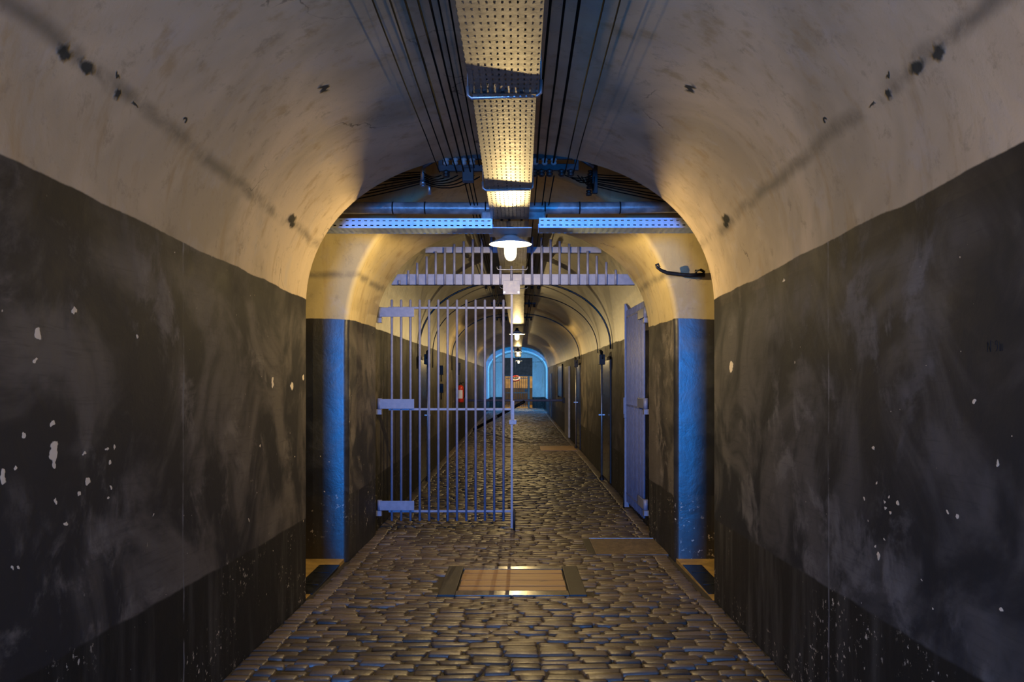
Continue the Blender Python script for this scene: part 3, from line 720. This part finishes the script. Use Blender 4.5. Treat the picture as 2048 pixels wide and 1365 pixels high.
# ------------------------------------------------------------------ floor fittings
z6 = fl(6.5)
r = empty('floor_hatch', (-.035, 6.56, z6), 'floor hatch of pale boards in a dark slab before the gate', 'hatch')
def fx(a, b2, c_, d, z0, z1, nm, mat, bev=.003):
    m = MB().box(a+.035, b2+.035, c_-6.56, d-6.56, z0, z1, bev=bev)
    for v in m.v: v.z += fl(v.y+6.56)-z6
    return m.build(nm, mat, r)
fx(-.585, -.455, 6.04, 7.09, -.03, .022, 'slab', M_slab, .008)
fx(.385, .515, 6.04, 7.09, -.03, .022, 'slab', M_slab, .008)
fx(-.455, .385, 6.04, 6.185, -.03, .018, 'sill', M_slabg); fx(-.455, .385, 6.975, 7.09, -.03, .018, 'sill', M_slabg)
fx(-.47, .40, 6.17, 6.99, -.05, -.03, 'pit_bottom', M_black, 0)
for (a, b2, dx) in ((6.20, 6.33, 0), (6.35, 6.543, .003), (6.557, 6.79, -.002), (6.806, 6.955, .002)):
    fx(-.443+dx, .372+dx, a, b2, -.005, .017, 'board', M_wood, .003)
for (x0, x1, lab) in ((-1.70, -1.525, 'dark flat plate in the left side passage floor'), (1.425, 1.59, 'dark flat plate in the right side passage floor')):
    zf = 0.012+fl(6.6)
    r = empty('floor_plate', ((x0+x1)/2, 6.62, zf), lab, 'drain cover')
    bx('plate', M_door, r, -(x1-x0)/2, (x1-x0)/2, -.47, .48, -.01, .004, bev=.002)  # thin black plate level with the passage floor
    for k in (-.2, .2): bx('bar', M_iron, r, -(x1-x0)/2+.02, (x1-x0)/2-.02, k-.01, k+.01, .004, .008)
r = empty('access_cover', (1.03, 7.99, 0), 'brown concrete access cover in the setts beside the right wall', 'floor cover')
bx('cover', M_conc, r, -.30, .37, -.38, .36, -.03, .016, bev=.005); bx('rim', M_slab, r, -.37, -.30, -.39, .39, -.03, .014, bev=.004)
bx('metal_strip', M_steel, r, -.30, .37, .36, .385, -.02, .022, bev=.003)
r = empty('floor_panel', (.95, 19.25, 0), 'plank panel set in the floor far beyond the gate', 'floor cover')
for k in range(4): bx('board', M_wood, r, -.41, .41, -.65+.325*k, -.335+.325*k, -.02, .018, bev=.003)

# ------------------------------------------------------------------ corridor fittings
def arch_conduit(y, rad, label, off=.02, mat=None, a0=0, a1=NA):
    pts = prof(CORP[0], CORP[1]-off, CORP[2], CORP[3]-off, CORP[4])[0][7+a0:9+a1+0]
    pts = pts[1:] if a0 else pts
    o = MB().tube([(x, y, z) for x, z in pts], rad, 8).build('arch_conduit', mat or M_iron); return tag(o, label, 'conduit', 'conduits arching over the far tunnel')
arch_conduit(12.6, .014, 'dark glossy conduit arching over the tunnel just beyond the gate', mat=M_door)
arch_conduit(14.6, .008, 'thin cable arching over the tunnel past the first conduit')
arch_conduit(18.9, .012, 'second conduit arching over the tunnel near the second lamp', mat=M_door)
def wall_door(side, y0, y1, z1, label, n, pipe=True):
    xw = CORP[0]+side*CORP[1]
    r = bpy.data.objects.new('door_%d' % n, None); COL.objects.link(r); r.location = (xw, (y0+y1)/2, 0); tag(r, kind='structure')
    h = (y1-y0)/2
    sx = lambda a, b2: tuple(sorted((-side*a, -side*b2)))
    bx('door_panel', M_door, r, *sx(-.04, .012), -h+.04, h-.04, 0.02, z1-.04, bev=.004)
    for (a, b2) in ((-h, -h+.05), (h-.05, h)): bx('door_frame', M_iron, r, *sx(-.04, .022), a, b2, 0.02, z1, bev=.004)
    bx('door_frame', M_iron, r, *sx(-.04, .022), -h, h, z1-.05, z1, bev=.004)
    return r
def downpipe(x, y, z0, z1, rad, label, side):
    r = empty('down_pipe', (x, y, z0), label, 'pipe', 'pipes down the tunnel walls')
    MB().tube([(0, 0, .06), (0, 0, z1-z0)], rad, 10).build('pipe', M_steel, r)
    MB().lathe([(rad*2.4, 0), (rad*2.4, .03), (rad*1.3, .06), (rad, .08)], (0, 0, 0), 14).build('foot', M_iron, r)
    bx('wall_clip', M_steel, r, -.05, .05, -.012, .012, (z1-z0)*.52, (z1-z0)*.52+.022, bev=.002)
    bx('junction_box', M_iron, r, -.045, .045, -.09, .09, z1-z0-.14, z1-z0+.02, bev=.006)
    for k in (-1, 1): MB().tube([(0, .05*k, z1-z0), (-.02*side, .07*k, z1-z0+.09), (0, .11*k, z1-z0+.06), (0, .15*k, z1-z0-.05)], .011, 8).build('cable_loop', M_black, r)
XR = CORP[0]+CORP[1]; XL = CORP[0]-CORP[1]
wall_door(1, 12.7, 14.0, 1.98, '', 1); wall_door(-1, 12.7, 14.0, 1.98, '', 2)
wall_door(1, 18.8, 20.0, 2.0, '', 3)
downpipe(XR-.10, 13.15, .02, 2.0, .016, 'blue lit pipe running down the nearest dark door on the right wall', 1)
downpipe(XL+.10, 13.0, .02, 2.0, .014, 'blue lit pipe running down the left wall seen between the gate bars', -1)
downpipe(XR-.08, 19.2, .02, 2.05, .014, 'pipe running down the second dark door on the right wall', 1)
# pale panel painting the lamplit reveal of a doorway, niche, dark doorway farther along the right wall
r = bpy.data.objects.new('door_4', None); r.location = (XR, 23.4, 0); COL.objects.link(r); tag(r, kind='structure')
bx('door_panel', M_cream, r, -.05, .03, -.85, .85, 0.02, 1.98, bev=.005)
r = bpy.data.objects.new('window_1', None); r.location = (XR, 27.3, 0); COL.objects.link(r); tag(r, kind='structure')
bx('shutter', M_door, r, -.03, .03, -1.3, 1.3, 1.05, 2.05, bev=.004)
bx('window_frame', M_iron, r, -.045, .03, -1.35, -1.3, 1.0, 2.1); bx('window_frame', M_iron, r, -.045, .03, 1.3, 1.35, 1.0, 2.1); bx('window_frame', M_iron, r, -.045, .03, -1.35, 1.35, 2.05, 2.1)
r = bpy.data.objects.new('door_5', None); r.location = (XR, 35.0, 0); COL.objects.link(r); tag(r, kind='structure')
bx('door_panel', M_door, r, -.03, .03, -.8, .8, 0.02, 1.85, bev=.004)
# fuse boxes on the left wall
for (y, z, lab) in ((16.0, 1.80, 'small dark fuse box on the left wall before the extinguisher'), (16.0, 1.45, 'small dark socket box below the fuse box on the left wall'), (20.9, 1.95, 'dark switch box above the extinguisher on the left wall')):
    r = empty('fuse_box', (XL+.0, y, z), lab, 'electrical box')
    bx('box_case', M_iron, r, -.005, .09, -.10, .10, -.09, .09, bev=.006); MB().tube([(.04, 0, -.09), (.04, 0, -.22)], .012, 8).build('conduit', M_black, r)
# fire extinguisher
r = empty('fire_extinguisher', (-1.365, 19.9, 1.06), 'red fire extinguisher hanging on the left wall', 'fire extinguisher')
MB().lathe([(0, 0), (.07, .004), (.082, .02), (.082, .34), (.074, .38), (.045, .41), (.03, .42), (0, .42)], n=24).build('cylinder', M_red, r)
MB().lathe([(.03, .42), (.03, .45), (.018, .46), (.018, .48), (0, .48)], n=14).build('valve', M_black, r)
MB().box(-.012, .012, -.09, .03, .478, .49).build('handle', M_black, r)
MB().tube([(.02, 0, .455), (.07, -.01, .50), (.105, -.01, .42), (.10, -.01, .12)], .010, 8).build('hose', M_black, r)
m = MB(); vs = []; fs = []
for i in range(9):
    a = -PI/2-.75+1.5*i/8
    vs += [(.0832*math.cos(a), .0832*math.sin(a), .10), (.0832*math.cos(a), .0832*math.sin(a), .30)]
for i in range(8): fs.append((2*i, 2*i+2, 2*i+3, 2*i+1))
m.add(vs, fs, True); m.build('label', M_lab, r)
bx('wall_bracket', M_iron, r, -.15, -.08, -.02, .02, .30, .34)

# barrier boom and leaning bar
r = empty('barrier_boom', (0, 24.2, 1.0), 'horizontal grey barrier bar across the far tunnel', 'barrier')
MB().tube([(XL+.01, 0, 0), (XR-.06, 0, 0)], .035, 14).build('boom', M_gate, r)
bx('pivot_bracket', M_iron, r, XR-.12, XR-.01, -.06, .06, -.08, .08, bev=.005)
pA = P(948, 857, 26.0); pA.z = .035; pB = P(1048, 804, 24.1)
r = empty('leaning_bar', tuple(pA), 'dark bar leaning from the floor by the left wall onto the barrier', 'bar')
MB().tube([(0, 0, 0), tuple(pB-pA)], .045, 12).build('bar_body', M_iron, r); MB().tube([tuple((pB-pA)*.42), tuple((pB-pA)*.50)], .048, 12).build('lit_stretch', M_steel, r)  # short steel stretch paints the part of the dark bar that catches light

# ------------------------------------------------------------------ far doorway: lintel panel, barred gates, sign
r = empty('lintel_panel', (0.05, 46.05, 1.80), 'dark brown panel closing the top of the far doorway', 'panel')
bx('panel', M_dboard, r, -.81, .81, -.02, .03, 0, 1.0, bev=.005); bx('bottom_rail', M_iron, r, -.81, .81, -.03, .04, -.03, .02, bev=.003)
def fargate(x0, w, ang, label):
    r = empty('far_gate', (x0, 45.95, 0), label, 'gate', 'barred gates of the far doorway'); r.rotation_euler = (0, 0, ang)
    n = int(abs(w)/.105); sg = 1 if w > 0 else -1
    for i in range(n+1):
        x = w*i/n; MB().tube([(x, 0, .06), (x, 0, 1.74)], .013, 8).build('bar', M_fgate, r)
    for z in (.12, .85, 1.66):
        a, b2 = sorted((0, w)); bx('rail', M_fgate, r, a, b2, -.012, .012, z-.02, z+.02)
    a, b2 = sorted((w*.80, w*.98)); bx('lock_case', M_iron, r, a, b2, -.03, .03, .90, 1.06, bev=.004)
fargate(-.62, .38, -.3, 'left leaf of the far barred gate'); fargate(-.20, .79, 0, 'middle leaf of the far barred gate with a dark lock case')
for (x, lab) in ((-.72, 'grey post at the left side of the far doorway'), (.66, 'grey post at the right side of the far doorway')):
    o = MB().box(x-.05, x+.05, 45.88, 45.96, 0, 1.79, bev=.006).build('gate_post', M_fgate); tag(o, lab, 'post', 'posts of the far doorway')
pS = P(1031, 757, 38.8)
r = empty('hanging_ring', tuple(pS), 'red and white ring hanging before the far gate', 'ring')
def ring(a0, a1, R1, mat, nm):
    pts = [(R1*1.15*math.cos(a0+(a1-a0)*i/16), .03*math.sin(a0+(a1-a0)*i/16), R1*.62*math.sin(a0+(a1-a0)*i/16)+.10*R1*math.cos(a0+(a1-a0)*i/16)) for i in range(17)]
    return MB().tube(pts, .036, 10).build(nm, mat, r)
ring(.5, 3.3, .16, M_red, 'red_segment'); ring(3.3, 6.78, .16, M_lab, 'white_segment'); ring(3.0, 5.6, .20, M_red, 'red_segment')
MB().tube([(0, 0, .1), (0, 0, zprof(CORP, pS.x)-pS.z+.01)], .006, 6).build('cord', M_iron, r)

# ------------------------------------------------------------------ scratched writing on the walls
M_scr = simple('scratched_plaster', (0.28, 0.26, 0.23), 0.7, scale=60); M_ink = simple('black_pencil', (0.014, 0.014, 0.014), 0.8)
def writing(strokes, size, px, py, side, mat, label, rad):
    y, z, x = hit(px, py); m = MB(); xs = x-side*.0005
    for st_ in strokes:
        m.tube([(0, (1 if side < 0 else -1)*u*size, v*size) for u, v in st_], rad, 5)
    o = m.build('scratched_writing', mat); o.location = (xs, y, z+fl(y)); tag(o, label, 'writing')
writing([[(.15,1),(0,1),(0,0),(.15,0)],[(.4,0),(.45,1),(.6,.5),(.75,1),(.8,0)],[(1.0,0),(1.2,1),(1.4,0)],[(1.07,.4),(1.33,.4)],[(1.8,1),(1.55,.7),(1.55,.2),(1.8,0)],[(2.05,.0),(2.05,.5)]], .026, 301, 851, -1, M_scr, 'small scratched letters on the black paint of the left wall', .0012)
writing([[(0,0),(0,1),(.5,0),(.5,1.1)],[(.75,1),(.85,1)],[(1.7,.6),(1.4,.6),(1.35,.9),(1.55,1.1),(1.7,.9),(1.7,.3),(1.5,0)],[(2.1,0),(2.05,1)],[(2.3,0),(2.3,.7),(2.6,.7),(2.6,0)]], .030, 1975, 704, 1, M_ink, 'faint pencilled number on the black paint of the right wall', .0005)
